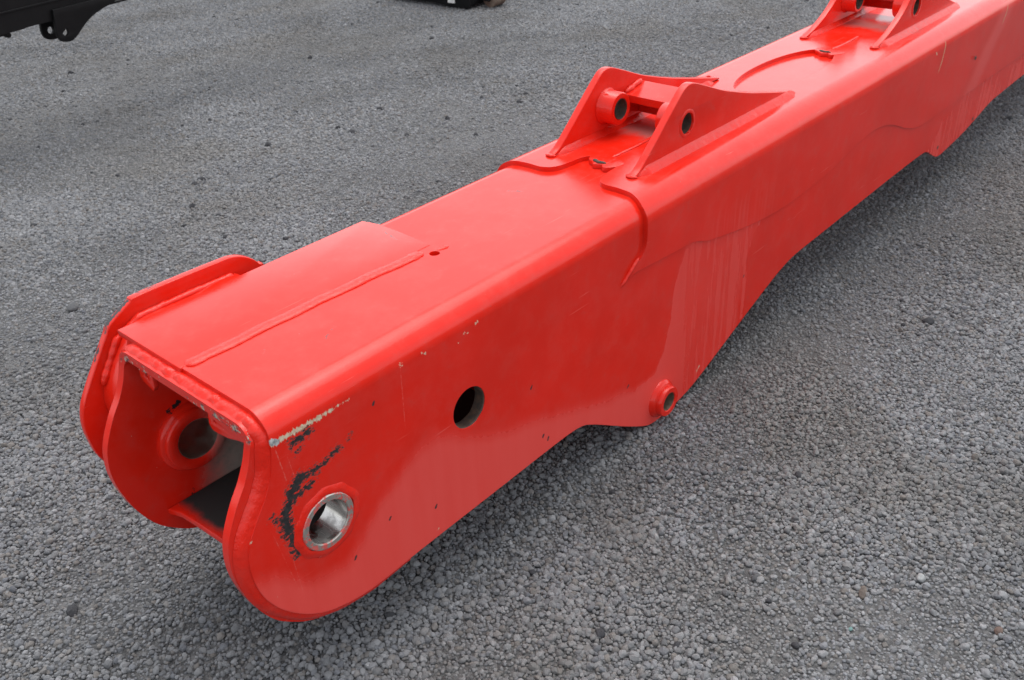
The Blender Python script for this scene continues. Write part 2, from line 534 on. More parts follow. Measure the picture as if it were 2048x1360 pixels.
def flush(fn):
    """skirts of the saddle are dressed down towards their lower edge"""
    def g(x, s):
        p, q = fn(x, s)
        if q[2] == 0:
            k = min(1.0, max(0.0, (p[2] - .10) / .13))
            k = k * k * (3 - 2 * k)
            d = (ST - .0055) * (1 - k)
            p = (p[0], p[1] + (d if q[1] < 0 else -d), p[2])
        return p, q
    return g

def thick_sheet(name, V, T, fn, t, mat, parent, loc=(0, 0, 0)):
    """sheet (u,v)->(pos,normal) with thickness t inwards, exact normals, hard rims"""
    P, N = [], []
    for u, v in V:
        p, q = fn(u, v)
        P.append(p); N.append(q)
    P, N = np.array(P), np.array(N)
    n = len(P)
    a, b, c = P[T[0]]
    flip = np.dot(np.cross(b - a, c - a), N[T[0][0]]) < 0
    To = T[:, ::-1] if flip else T
    verts = [*P, *(P - N * t)]
    norms = [*N, *(-N)]
    faces = [tuple(f) for f in To] + [tuple(int(k) + n for k in f[::-1]) for f in To]
    cnt = {}
    for f in To:
        for i in range(3):
            e = (int(f[i]), int(f[(i + 1) % 3]))
            cnt[e] = cnt.get(e, 0) + 1
    bd = [e for e in cnt if (e[1], e[0]) not in cnt]
    Q = {}
    for e in bd:
        d = P[e[1]] - P[e[0]]
        w = np.cross(d, N[e[0]])
        Q[e] = w / (np.linalg.norm(w) + 1e-12)
    at = {}
    for e in bd:
        at.setdefault(e[0], []).append(e); at.setdefault(e[1], []).append(e)
    lnorm = []
    for f in faces:
        lnorm += [norms[k] for k in f]
    for e in bd:
        b0 = len(verts)
        verts += [P[e[0]], P[e[1]], P[e[1]] - N[e[1]] * t, P[e[0]] - N[e[0]] * t]
        faces.append((b0, b0 + 3, b0 + 2, b0 + 1))
        vn = []
        for k in e:
            s = np.zeros(3)
            for g in at[k]:
                if np.dot(Q[g], Q[e]) > .8:
                    s += Q[g]
            vn.append(s / np.linalg.norm(s))
        lnorm += [vn[0], vn[0], vn[1], vn[1]]
    me = bpy.data.meshes.new(name)
    me.from_pydata([tuple(map(float, v)) for v in verts], [], [tuple(int(k) for k in f) for f in faces])
    me.update()
    for p in me.polygons:
        p.use_smooth = True
    me.normals_split_custom_set([tuple(map(float, q)) for q in lnorm])
    me.materials.append(mat)
    o = bpy.data.objects.new(name, me)
    COL.objects.link(o)
    o.location = loc
    o.parent = parent
    return o

def u_section(y0, y1, H, r):
    """inverted U cross-section; parameter s = z on the near side, then over the bends to the far side"""
    s1 = H - r; s2 = s1 + r * PI / 2; s3 = s2 + (y1 - y0 - 2 * r); s4 = s3 + r * PI / 2
    def fn(x, s):
        if s <= s1:
            return (x, y0, s), (0, -1, 0)
        if s <= s2:
            a = (s - s1) / r
            return (x, y0 + r - r * math.cos(a), s1 + r * math.sin(a)), (0, -math.cos(a), math.sin(a))
        if s <= s3:
            return (x, y0 + r + s - s2, H), (0, 0, 1)
        if s <= s4:
            a = (s - s3) / r
            return (x, y1 - r + r * math.sin(a), s1 + r * math.cos(a)), (0, math.sin(a), math.cos(a))
        return (x, y1, s1 - (s - s4)), (0, 1, 0)
    far = lambda z: s4 + (s1 - z)
    top = lambda y: s2 + (y - y0 - r)
    lines = [s1 + (s2 - s1) * i / 12 for i in range(13)] + [s3 + (s4 - s3) * i / 12 for i in range(13)]
    return fn, far, top, (s1, s2, s3, s4), lines

def plate(name, outer, holes, y0, y1, mat, parent, bevel=.0025, loc=(0, 0, 0), axis='Y'):
    """flat plate from an outline in (x,z), between y0 and y1, with rounded edges (2D curve turned into a mesh)"""
    cu = bpy.data.curves.new('outline', 'CURVE')
    cu.dimensions = '2D'
    cu.fill_mode = 'BOTH'
    for L in [outer] + list(holes):
        s = cu.splines.new('POLY')
        s.points.add(len(L) - 1)
        for q, p in zip(s.points, L):
            q.co = (p[0], p[1], 0, 1)
        s.use_cyclic_u = True
    th = abs(y1 - y0)
    cu.bevel_depth = bevel
    cu.bevel_resolution = 2
    cu.extrude = th / 2 - bevel
    cu.offset = -bevel
    tmp = bpy.data.objects.new('outline', cu)
    COL.objects.link(tmp)
    dg = bpy.context.evaluated_depsgraph_get()
    me = bpy.data.meshes.new_from_object(tmp.evaluated_get(dg))
    bpy.data.objects.remove(tmp)
    bpy.data.curves.remove(cu)
    me.name = name
    mid = (y0 + y1) / 2
    co = np.empty(len(me.vertices) * 3, np.float32)
    me.vertices.foreach_get('co', co)
    co = co.reshape(-1, 3)
    if axis == 'Y':
        new = np.stack([co[:, 0], mid - co[:, 2], co[:, 1]], 1)
    elif axis == 'X':
        new = np.stack([mid + co[:, 2], co[:, 0], co[:, 1]], 1)
    else:
        new = np.stack([co[:, 0], co[:, 1], mid + co[:, 2]], 1)
    me.vertices.foreach_set('co', new.ravel())
    bm = bmesh.new(); bm.from_mesh(me)
    bmesh.ops.remove_doubles(bm, verts=bm.verts, dist=1e-5)
    bmesh.ops.recalc_face_normals(bm, faces=bm.faces)
    bm.to_mesh(me); bm.free()
    for p in me.polygons:
        p.use_smooth = True
    me.set_sharp_from_angle(angle=math.radians(28))
    me.materials.clear()
    me.materials.append(mat)
    o = bpy.data.objects.new(name, me)
    COL.objects.link(o)
    o.location = loc
    if parent:
        o.parent = parent
    return o

def lathe_y(name, prof, cx, cz, mat, parent, n=48, wob=0.0, loc=(0, 0, 0), sharp=35, seed=0):
    """surface of revolution about a Y-parallel axis; prof = closed list of (r, y)"""
    vs, fs = [], []
    m = len(prof)
    for i in range(n):
        a = 2 * PI * i / n
        for r, y in prof:
            k = 1 + wob * mnoise.noise(Vector((math.cos(a) * 2.2 + seed, math.sin(a) * 2.2, y * 9))) if wob else 1
            vs.append((cx + r * k * math.cos(a), y, cz + r * k * math.sin(a)))
    for i in range(n):
        for j in range(m):
            a, b = i * m + j, i * m + (j + 1) % m
            c, d = ((i + 1) % n) * m + (j + 1) % m, ((i + 1) % n) * m + j
            fs.append((a, b, c, d))
    o = link_mesh(name, vs, fs, mat, parent, True, sharp, loc)
    bm = bmesh.new(); bm.from_mesh(o.data)
    bmesh.ops.recalc_face_normals(bm, faces=bm.faces)
    bm.to_mesh(o.data); bm.free()
    return o

def bead(name, path, r, mat, parent, loc=(0, 0, 0), seg=10, lump=.25, ripple=.1, pitch=.008, flat=1.0, seed=0):
    """weld bead: lumpy tube along a path, tapering at its ends"""
    P = [Vector(p) for p in path]
    Q = [P[0]]
    for a, b in zip(P, P[1:]):
        k = max(1, int((b - a).length / .004))
        Q += [a.lerp(b, i / k) for i in range(1, k + 1)]
    vs, fs = [], []
    L = 0.0
    n = len(Q)
    for i, p in enumerate(Q):
        t = (Q[min(i + 1, n - 1)] - Q[max(i - 1, 0)]).normalized()
        if i:
            L += (p - Q[i - 1]).length
        up = Vector((0, 0, 1)) if abs(t.z) < .9 else Vector((0, -1, 0))
        s = t.cross(up).normalized()
        w = s.cross(t).normalized()
        e = min(1.0, (i + .3) / 3, (n - 1 - i + .3) / 3) ** .5
        k = e * r * (1 + lump * mnoise.noise(Vector((L * 55 + seed, seed, 0))) + ripple * abs(math.sin(L * PI / pitch)))
        off = s * (r * .18 * lump * 2 * mnoise.noise(Vector((L * 30, 7 + seed, 0))))
        for j in range(seg):
            a = 2 * PI * j / seg
            vs.append(p + off + s * (k * math.cos(a)) + w * (k * flat * math.sin(a)))
    for i in range(n - 1):
        for j in range(seg):
            a, b = i * seg + j, i * seg + (j + 1) % seg
            fs.append((a, b, b + seg, a + seg))
    fs.append(tuple(range(seg))[::-1]); fs.append(tuple(range((n - 1) * seg, n * seg)))
    return link_mesh(name, vs, fs, mat, parent, True, 60, loc)

def fillet(name, a, b, nrm, leg, mat, parent, loc=(0, 0, 0), seed=0, taper=7):
    """triangular fillet weld from a to b; nrm = horizontal direction away from the plate"""
    a, b, nrm = Vector(a), Vector(b), Vector(nrm)
    n = max(4, int((b - a).length / .006))
    vs, fs = [], []
    for i in range(n + 1):
        p = a.lerp(b, i / n)
        e = min(1.0, (i + .15) / taper, (n - i + .15) / taper)
        l = leg * e * (1 + .06 * mnoise.noise(Vector((p.x * 40 + seed, seed, 0))) + .04 * abs(math.sin(p.x * PI / .01)))
        h = leg * e * (1 + .05 * mnoise.noise(Vector((p.x * 33, 5 + seed, 0))))
        vs += [p - nrm * .003 + Vector((0, 0, -.003)), p + nrm * l + Vector((0, 0, -.003)), p + nrm * l * .92 + Vector((0, 0, .0015)),
               p + nrm * l * .42 + Vector((0, 0, h * .50)), p + nrm * .0015 + Vector((0, 0, h * .95)), p - nrm * .003 + Vector((0, 0, h))]
    m = 6
    for i in range(n):
        for j in range(m):
            k = (j + 1) % m
            fs.append((i * m + j, i * m + k, (i + 1) * m + k, (i + 1) * m + j))
    fs.append(tuple(range(m))); fs.append(tuple(n * m + j for j in range(m))[::-1])
    o = link_mesh(name, vs, fs, mat, parent, True, 50, loc)
    bm = bmesh.new(); bm.from_mesh(o.data)
    bmesh.ops.recalc_face_normals(bm, faces=bm.faces)
    bm.to_mesh(o.data); bm.free()
    return o

def box(name, lo, hi, mat, parent=None, loc=(0, 0, 0), bev=.002):
    x0, y0, z0 = lo; x1, y1, z1 = hi
    bm = bmesh.new()
    bmesh.ops.create_cube(bm, size=1)
    for v in bm.verts:
        v.co = Vector(((x0 + x1) / 2 + v.co.x * (x1 - x0), (y0 + y1) / 2 + v.co.y * (y1 - y0), (z0 + z1) / 2 + v.co.z * (z1 - z0)))
    if bev:
        bmesh.ops.bevel(bm, geom=bm.edges[:], offset=bev, segments=2, profile=.5, affect='EDGES')
    me = bpy.data.meshes.new(name)
    bm.to_mesh(me); bm.free()
    me.materials.append(mat)
    o = bpy.data.objects.new(name, me)
    COL.objects.link(o)
    o.location = loc
    if parent:
        o.parent = parent
    return o

# ------------------------------------------------------------------ ground
def ground_height(x, y):
    return .006 * mnoise.noise(Vector((x * .9, y * .9, 3))) + .004 * mnoise.noise(Vector((x * 2.7, y * 2.7, 9)))

def build_ground():
    n = NT('gravel_dust_shaded_gaps')
    p = n.obj()
    big = n.noise(p, .7, 4, .6)
    mid = n.noise(p, 4.5, 5, .65)
    vor = n.node('ShaderNodeTexVoronoi'); n.put(vor.inputs['Vector'], p); vor.inputs['Scale'].default_value = 85
    vor2 = n.node('ShaderNodeTexVoronoi'); n.put(vor2.inputs['Vector'], p); vor2.inputs['Scale'].default_value = 190
    cr = n.node('ShaderNodeSeparateColor'); n.put(cr.inputs[0], vor.outputs['Color'])
    c = n.mix(n.smooth(cr.outputs[0], .1, .9), (.060, .061, .063), (.125, .125, .125))  # dust base coloured darker than the stones, painting shade into their gaps
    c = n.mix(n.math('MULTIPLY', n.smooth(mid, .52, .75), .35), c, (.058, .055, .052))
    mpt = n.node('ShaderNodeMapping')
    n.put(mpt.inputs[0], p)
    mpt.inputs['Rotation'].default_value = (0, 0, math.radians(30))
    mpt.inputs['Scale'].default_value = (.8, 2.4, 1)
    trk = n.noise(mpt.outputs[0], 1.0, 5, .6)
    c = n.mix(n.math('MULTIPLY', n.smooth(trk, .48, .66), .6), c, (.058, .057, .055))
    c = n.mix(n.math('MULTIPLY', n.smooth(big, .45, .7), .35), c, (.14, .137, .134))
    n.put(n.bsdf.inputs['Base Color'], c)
    n.put(n.bsdf.inputs['Roughness'], .93)
    n.put(n.bsdf.inputs['Specular IOR Level'], .25)
    h = n.math('ADD', n.math('MULTIPLY', vor.outputs['Distance'], -.6), n.math('MULTIPLY', vor2.outputs['Distance'], -.25))
    n.put(n.bsdf.inputs['Normal'], n.bump(h, .9, .012))
    # one sheet: fine in front, reaching far out
    def axis(c0, c1, far):
        a = list(np.arange(c0, c1 + .001, .2))
        s, v = .4, a[0]
        lo = []
        while v > -far:
            v -= s; s *= 1.6; lo.append(v)
        s, v = .4, a[-1]
        hi = []
        while v < far:
            v += s; s *= 1.6; hi.append(v)
        return lo[::-1] + a + hi
    X, Y = axis(-3, 10, 220), axis(-4, 11, 220)
    vs = [(x, y, ground_height(x, y)) for y in Y for x in X]
    w = len(X)
    fs = [(j * w + i, j * w + i + 1, (j + 1) * w + i + 1, (j + 1) * w + i) for j in range(len(Y) - 1) for i in range(w - 1)]
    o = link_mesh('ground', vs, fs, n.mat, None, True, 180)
    tag(o, 'grey packed gravel yard under the arms', None, None, 'structure')
    return o
build_ground()

def stone_material():
    n = NT('gravel_stone')
    at = n.node('ShaderNodeAttribute', attribute_type='INSTANCER', attribute_name='shade')
    at2 = n.node('ShaderNodeAttribute', attribute_type='INSTANCER', attribute_name='tint')
    c = n.mix(at.outputs['Fac'], (.090, .093, .098), (.262, .266, .273))
    c = n.mix(n.smooth(at2.outputs['Fac'], .72, 1.0, 0, .55), c, (.14, .12, .10))
    c = n.mix(n.smooth(at2.outputs['Fac'], .25, .0, 0, .45), c, (.10, .11, .132))
    gp = n.node('ShaderNodeNewGeometry').outputs['Position']
    c = n.mix(n.math('MULTIPLY', n.smooth(n.noise(gp, .9, 4, .6), .48, .66), .5), c, n.mix(at.outputs['Fac'], (.080, .074, .066), (.165, .154, .138)))
    c = n.mix(n.smooth(at2.outputs['Fac'], 1.5, 2.5), c, (.035, .036, .040))
    tc = n.node('ShaderNodeTexCoord')
    v = n.noise(tc.outputs['Object'], 2.5, 4, .65)
    c = n.mix(n.smooth(v, .4, .75, 0, .2), c, (.085, .083, .08))
    n.put(n.bsdf.inputs['Base Color'], c)
    n.put(n.bsdf.inputs['Roughness'], .9)
    n.put(n.bsdf.inputs['Specular IOR Level'], .3)
    n.put(n.bsdf.inputs['Normal'], n.bump(v, .25, .10))
    return n.mat

def fnoise(x, y, f, seed):
    """cheap smooth value noise on arrays"""
    r = np.random.default_rng(seed)
    g = r.random((128, 128))
    u, v = x * f + 40, y * f + 40
    i, j = np.floor(u).astype(int), np.floor(v).astype(int)
    a, b = u - i, v - j
    a, b = a * a * (3 - 2 * a), b * b * (3 - 2 * b)
    G = lambda p, q: g[p % 128, q % 128]
    return (G(i, j) * (1 - a) + G(i + 1, j) * a) * (1 - b) + (G(i, j + 1) * (1 - a) + G(i + 1, j + 1) * a) * b

def build_gravel():
    pts = []
    quad = np.array([(-.95, .95), (.95, -1.75), (9.5, .1), (3.4, 10.8)])
    base = np.array([-.83, -1.33])
    for lo, hi, sp, size in ((0, 3.4, .0107, .0107), (3.4, 5.4, .0124, .0120), (5.4, 11.5, .0175, .0158)):
        xs = np.arange(quad[:, 0].min(), quad[:, 0].max(), sp)
        ys = np.arange(quad[:, 1].min(), quad[:, 1].max(), sp * .87)
        X, Y = np.meshgrid(xs, ys)
        X = X + (np.arange(len(ys)) % 2)[:, None] * sp / 2
        X = X.ravel(); Y = Y.ravel()
        d = np.hypot(X - base[0], Y - base[1]) + (fnoise(X, Y, 2.0, 4) - .5) * .8
        k = (d >= lo) & (d < hi)
        X, Y = X[k], Y[k]
        k = pip(X, Y, quad)
        X, Y = X[k], Y[k]
        X = X + rng.normal(0, sp * .2, len(X)); Y = Y + rng.normal(0, sp * .2, len(X))
        pts.append(np.stack([X, Y, np.full(len(X), size)], 1))
    A = np.concatenate(pts)
    x, y, size = A.T
    fine = fnoise(x, y, 1.3, 1) * .6 + fnoise(x, y, 4.1, 2) * .4
    fine = np.clip((fine - .30) / .34, 0, 1)                      # 0 = fine grit patches, 1 = loose coarse stones
    s = size * .5 * np.exp(rng.normal(0, .31, len(x))) * (.80 + .34 * fine)
    bigk = rng.random(len(x)) < .012
    s[bigk] *= rng.uniform(1.3, 1.9, bigk.sum())
    s = np.clip(s, .0022, .0108)
    keep = rng.random(len(x)) < (.80 + .2 * fine)
    x, y, s, fine = x[keep], y[keep], s[keep], fine[keep]
    # keep stones out of the lug that stands on the ground
    n = len(x)
    gz = np.array([.006 * mnoise.noise(Vector((a * .9, b * .9, 3))) + .004 * mnoise.noise(Vector((a * 2.7, b * 2.7, 9))) for a, b in zip(x, y)])
    dd = np.hypot(x - base[0], y - base[1])
    sink = np.clip((dd - 2.6) / 2.6, 0, 1) * .50 + (1 - fine) * .12
    z = gz + s * (.15 + .75 * rng.random(n) - sink) - .001
    me = bpy.data.meshes.new('gravel')
    me.vertices.add(n)
    me.vertices.foreach_set('co', np.stack([x, y, z], 1).astype(np.float32).ravel())
    def attr(name, typ, data, key='value'):
        a = me.attributes.new(name, typ, 'POINT')
        a.data.foreach_set(key, data)
    asp = np.stack([rng.uniform(.92, 1.28, n), rng.uniform(.78, 1.05, n), rng.uniform(.7, .98, n)], 1) * s[:, None]
    attr('ssize', 'FLOAT_VECTOR', asp.astype(np.float32).ravel(), 'vector')
    rot = np.stack([rng.normal(0, .45, n), rng.normal(0, .45, n), rng.uniform(0, 6.28, n)], 1)
    attr('srot', 'FLOAT_VECTOR', rot.astype(np.float32).ravel(), 'vector')
    attr('spick', 'INT', rng.integers(0, 6, n).astype(np.int32))
    ux, uy = x * .86 - y * .5, x * .5 + y * .86
    dark = fnoise(x, y, .55, 21) * .35 + fnoise(x, y, 2.2, 22) * .25 + fnoise(ux * .35, uy, 2.6, 23) * .4
    sh = np.clip(rng.normal(.42, .17, n) + (dark - .5) * .62, 0, 1)
    pale = rng.random(n) < .006
    sh[pale] = 1.0
    attr('shade', 'FLOAT', sh.astype(np.float32))
    tint = rng.random(n)
    clod = rng.random(n) < .0011
    tint[clod] = 3.0
    asp[clod] *= rng.uniform(1.4, 2.2, clod.sum())[:, None]
    me.attributes['ssize'].data.foreach_set('vector', asp.astype(np.float32).ravel())
    attr('tint', 'FLOAT', tint.astype(np.float32))
    me.update()
    o = bpy.data.objects.new('gravel', me)
    COL.objects.link(o)
    tag(o, 'loose rounded grey gravel covering the yard', 'gravel', None, 'stuff')
    g = bpy.data.node_groups.new('gravel_scatter', 'GeometryNodeTree')
    g.interface.new_socket('Geometry', in_out='INPUT', socket_type='NodeSocketGeometry')
    g.interface.new_socket('Geometry', in_out='OUTPUT', socket_type='NodeSocketGeometry')
    N = g.nodes.new
    gi, go = N('NodeGroupInput'), N('NodeGroupOutput')
    join = N('GeometryNodeJoinGeometry')
    for k in range(6):
        ico = N('GeometryNodeMeshIcoSphere'); ico.inputs['Subdivisions'].default_value = 3 if k < 3 else 2
        ico.inputs['Radius'].default_value = 1.0
        pos = N('GeometryNodeInputPosition')
        nz = N('ShaderNodeTexNoise'); nz.noise_dimensions = '4D'
        nz.inputs['W'].default_value = k * 7.3
        nz.inputs['Scale'].default_value = .9
        nz.inputs['Detail'].default_value = 1.5
        sub = N('ShaderNodeVectorMath'); sub.operation = 'SUBTRACT'; sub.inputs[1].default_value = (.5, .5, .5)
        sc = N('ShaderNodeVectorMath'); sc.operation = 'SCALE'; sc.inputs['Scale'].default_value = 1.2
        sp_ = N('GeometryNodeSetPosition')
        sm = N('GeometryNodeSetShadeSmooth'); sm.inputs['Shade Smooth'].default_value = k < 3
        mt = N('GeometryNodeSetMaterial'); mt.inputs['Material'].default_value = STONE
        ti = N('GeometryNodeGeometryToInstance')
        L = g.links.new
        L(pos.outputs[0], nz.inputs['Vector'])
        L(nz.outputs['Color'], sub.inputs[0]); L(sub.outputs[0], sc.inputs[0])
        L(ico.outputs['Mesh'], sp_.inputs['Geometry']); L(sc.outputs[0], sp_.inputs['Offset'])
        L(sp_.outputs[0], sm.inputs[0]); L(sm.outputs[0], mt.inputs['Geometry']); L(mt.outputs[0], ti.inputs[0])
        L(ti.outputs[0], join.inputs[0])
    def na(name, typ):
        a = N('GeometryNodeInputNamedAttribute'); a.data_type = typ; a.inputs['Name'].default_value = name
        return a.outputs['Attribute']
    iop = N('GeometryNodeInstanceOnPoints')
    iop.inputs['Pick Instance'].default_value = True
    L = g.links.new
    L(gi.outputs[0], iop.inputs['Points'])
    L(join.outputs[0], iop.inputs['Instance'])
    L(na('spick', 'INT'), iop.inputs['Instance Index'])
    e2r = N('FunctionNodeEulerToRotation')
    L(na('srot', 'FLOAT_VECTOR'), e2r.inputs[0])
    L(e2r.outputs[0], iop.inputs['Rotation'])
    L(na('ssize', 'FLOAT_VECTOR'), iop.inputs['Scale'])
    L(iop.outputs[0], go.inputs[0])
    md = o.modifiers.new('scatter', 'NODES')
    md.node_group = g
    print('gravel stones', n)
STONE = stone_material()
build_gravel()

# ------------------------------------------------------------------ the red arm
arm = empty('excavator_arm', (0, 0, 0))
tag(arm, 'long red painted steel excavator arm lying on the gravel, open pinned end with scraped paint', 'excavator arm')
OFF = (0, 0, LIFT)
W, H, RB, TH = .53, .317, .06, .018

BOTTOM = [(6.4, -.18), (5.5, -.18), (4.673, -.186), (4.3, -.195), (4.16, -.203), (4.0, -.232), (3.824, -.262), (3.62, -.281), (3.545, -.285), (3.49, -.276),
          (3.42, -.242), (3.36, -.214), (3.28, -.205), (3.0, -.207), (2.717, -.213), (2.259, -.224), (2.15, -.227), (2.07, -.237), (1.966, -.264), (1.741, -.344),
          (1.546, -.416), (1.45, -.447), (1.36, -.462), (1.285, -.467), (1.235, -.464), (1.19, -.450), (1.097, -.398), (1.03, -.356),
          (.963, -.313), (.915, -.284), (.875, -.265), (.82, -.257), (.72, -.256), (.5, -.259), (.25, -.262), (.12, -.266), (.05, -.262), (-.018, -.245),
          (-.065, -.222), (-.109, -.186), (-.151, -.135), (-.179, -.08), (-.192, -.022), (-.193, .026), (-.182, .066), (-.158, .106),
          (-.127, .15), (-.106, .191), (-.096, .232), (-.092, .262)]
fnS, farS, topS, (s1, s2, s3, s4), linS = u_section(0, W, H, RB)
near_edge = spline(BOTTOM, 4)
outline = list(near_edge) + [(-.09, s1 + .03), (-.09, s2)] + [(-.09, s2 + (s3 - s2) * k / 8) for k in range(1, 9)] + [(-.09, s4 - .03)]
outline += [(x, farS(z)) for x, z in near_edge[::-1]]
holes = [circle2(0, 0, .068, 64), circle2(.438, .046, .054, 64), circle2(1.272, -.389, .0305, 32),
         circle2(-.016, farS(.008), .068, 64), circle2(1.272, farS(-.389), .03, 32), circle2(.596, topS(.245), .0135, 20)]
V, T = triangulate(outline, holes, linS)
shell = thick_sheet('box_shell', V, T, fnS, TH, M_SHELL, arm, OFF)
shell['label'] = 'red folded box shell with dust film below and scraped black paint by the pin'

# inner end liner (second layer at the mouth)
LIN = [(.36, -.235), (.28, -.262), (.2, -.283), (.119, -.296), (.046, -.289), (-.007, -.277), (-.075, -.248), (-.119, -.216), (-.159, -.174), (-.192, -.112), (-.213, -.047),
       (-.222, .01), (-.219, .058), (-.208, .097), (-.181, .149), (-.155, .187), (-.135, .226), (-.125, .255)]
fnL, farL, topL, (l1, l2, l3, l4), linL = u_section(.0195, W - .0195, .2985, .043)
le = spline(LIN, 4)
outl = list(le) + [(-.121, l1 + .02), (-.12, l2)] + [(-.12, l2 + (l3 - l2) * k / 8) for k in range(1, 9)] + [(-.121, l4 - .02)]
outl += [(x, farL(z)) for x, z in le[::-1]]
V, T = triangulate(outl, [circle2(0, 0, .068, 64), circle2(-.016, farL(.008), .068, 64), ], linL)
liner = thick_sheet('mouth_liner', V, T, fnL, .022, M_LINER, arm, OFF)
liner['label'] = 'second steel layer lining the open mouth, dirty inside'

# floor plate in the mouth, bulkhead, belly plates
plate('mouth_floor', [(-.098, .043), (-.098, .12), (-.103, .3), (-.108, .40), (-.112, .45), (-.125, .487), (.7, .487), (.7, .043)], [], -.168, -.15, M_FLOOR, arm, .004, OFF, 'Z')
plate('bulkhead', [(.019, -.24), (.511, -.24), (.511, .22), (.44, .297), (.09, .297), (.019, .22)], [], .72, .735, M_RED, arm, .002, OFF, 'X')
def belly(pts, name):
    vs, fs = [], []
    for x, z in pts:
        vs += [(x, .0185, z + .012), (x, W - .0185, z + .012), (x, W - .0185, z), (x, .0185, z)]
    for i in range(len(pts) - 1):
        for j in range(4):
            k = (j + 1) % 4
            fs.append((i * 4 + j, i * 4 + k, i * 4 + 4 + k, i * 4 + 4 + j))
    fs += [(0, 1, 2, 3), tuple(range(len(vs) - 4, len(vs)))[::-1]]
    link_mesh(name, vs, fs, M_RED, arm, True, 30, OFF)
belly([(.37, -.245), (.8, -.242), (.95, -.235), (2.05, -.222), (2.3, -.212), (3.3, -.195), (3.45, -.225), (3.55, -.265), (3.8, -.25), (4.2, -.188), (6.4, -.168)], 'belly_plate')
plate('end_plate', [(.02, -.168), (.51, -.168), (.51, .23), (.44, .297), (.09, .297), (.02, .23)], [], 6.37, 6.385, M_RED, arm, .002, OFF, 'X')
# foot lugs at the far end, carrying that end on the ground
for yy in (.1, .40):
    plate('rear_lug', spline([(5.9, -.19), (6.02, -.40), (6.1, -.468), (6.2, -.40), (6.32, -.19)], 6), [circle2(6.11, -.36, .04, 24)], yy, yy + .03, M_RED, arm, .002, OFF)

# flat top plate let into the far half near the mouth, its seam weld and drain hole
plate('top_inset_plate', [(-.094, .288), (-.094, .541), (.616, .541), (.623, .518), (.629, .486), (.629, .40), (.622, .288)], [], .3025, .3182, M_SHELL, arm, .0015, OFF, 'Z')
bead('seam_weld', [(-.080, .288, .3180)] + [(-.080 + .66 * k / 30, .288 + .0015 * math.sin(k * .9) - .018 * (k / 30) ** 3, .3180) for k in range(1, 31)], .0165, M_WELD, arm, OFF, 14, .12, .05, .014, .32, 3)
bead('seam_weld_tail', [(.613, .252, .3165), (.630, .249, .3165), (.648, .2475, .3165)], .007, M_WELD, arm, OFF, 10, .3, .1, .01, .6, 9)
def drain_hole():
    vs, fs = [], []
    n = 20
    for r, z in ((.0134, .3165), (.0134, .297), (.004, .295)):
        for i in range(n):
            a = 2 * PI * i / n
            vs.append((.596 + r * math.cos(a), .245 + r * math.sin(a), z))
    for k in range(2):
        for i in range(n):
            j = (i + 1) % n
            fs.append((k * n + i, k * n + j, (k + 1) * n + j, (k + 1) * n + i))
    fs.append(tuple(2 * n + i for i in range(n)))
    link_mesh('drain_cup', vs, fs, M_RED, arm, True, 40, OFF)
drain_hole()

# lumpy weld between liner and shell around the mouth
def rim_path(off, dep, sect, fn, lo, hi):
    out = []
    for x, s in sect[lo:hi]:
        p, q = fn(x - off, s)
        out.append(tuple(np.array(p) - np.array(q) * dep))
    return out

def mouth_weld():
    low = [q for q in near_edge if q[0] < .22 and q[1] < s1 - .006]
    full = low + [(-.09, s1 + (s4 - s1) * k / 70) for k in range(71)]
    full += [(x, farS(z)) for x, z in low[::-1]]
    pts = []
    for a, b in zip(full, full[1:]):
        L = math.hypot(b[0] - a[0], b[1] - a[1])
        k = max(1, int(L / .0045))
        pts += [(a[0] + (b[0] - a[0]) * i / k, a[1] + (b[1] - a[1]) * i / k) for i in range(k)]
    n = len(pts)
    vs, fs, R = [], [], 9
    for i, (x, sv) in enumerate(pts):
        a, b = pts[max(i - 3, 0)], pts[min(i + 3, n - 1)]
        d = np.array([b[0] - a[0], b[1] - a[1]]); d /= np.linalg.norm(d)
        ox, os_ = -d[1], d[0]
        if i == 0 or i == n - 1:
            pass
        sgn = -1.0 if (ox * -1 + 0) < 0 and sv > s1 and sv < s4 else 1.0
        ox, os_ = (ox, os_)
        # outward in the unrolled plane: the box lies on the left of the path
        p0, q0 = fnS(x, sv)
        p0, q0 = np.array(p0), np.array(q0)
        p1 = np.array(fnS(x + ox * .001, sv + os_ * .001)[0])
        out = (p1 - p0) / .001
        lum = min(1.0, max(.12, (sv - (s1 - .03)) / .08, 0)) if sv < (s1 + s4) / 2 else min(1.0, max(.12, ((s4 + .03) - sv) / .08))
        q = Vector((x * 40 + sv * 42, sv * 38, 1.7))
        w = .024 * (1 + lum * (.25 * mnoise.noise(q) + .10 * mnoise.noise(q * 2.9)))
        hb = .0040 + lum * (.0010 + .0045 * mnoise.noise(q * 1.3 + Vector((9, 0, 0))) + .0040 * mnoise.noise(q * 3.3))
        rip = lum * .0010 * math.sin(sv * 2 * PI / .010 + 2 * mnoise.noise(q * .5))
        for j in range(R):
            t = j / (R - 1)
            dep = .0008 + lum * .0095 + (.0182 - lum * .0095) * t ** .9
            bulge = (hb + rip) * math.sin(PI * t)
            vs.append(tuple(p0 - out * .002 + out * (w + .002) * t + out * bulge * .6 - q0 * (dep - bulge)))
    for i in range(n - 1):
        for j in range(R - 1):
            fs.append((i * R + j, i * R + j + 1, (i + 1) * R + j + 1, (i + 1) * R + j))
    link_mesh('mouth_weld', vs, fs, M_WELD, arm, True, 70, OFF)
mouth_weld()

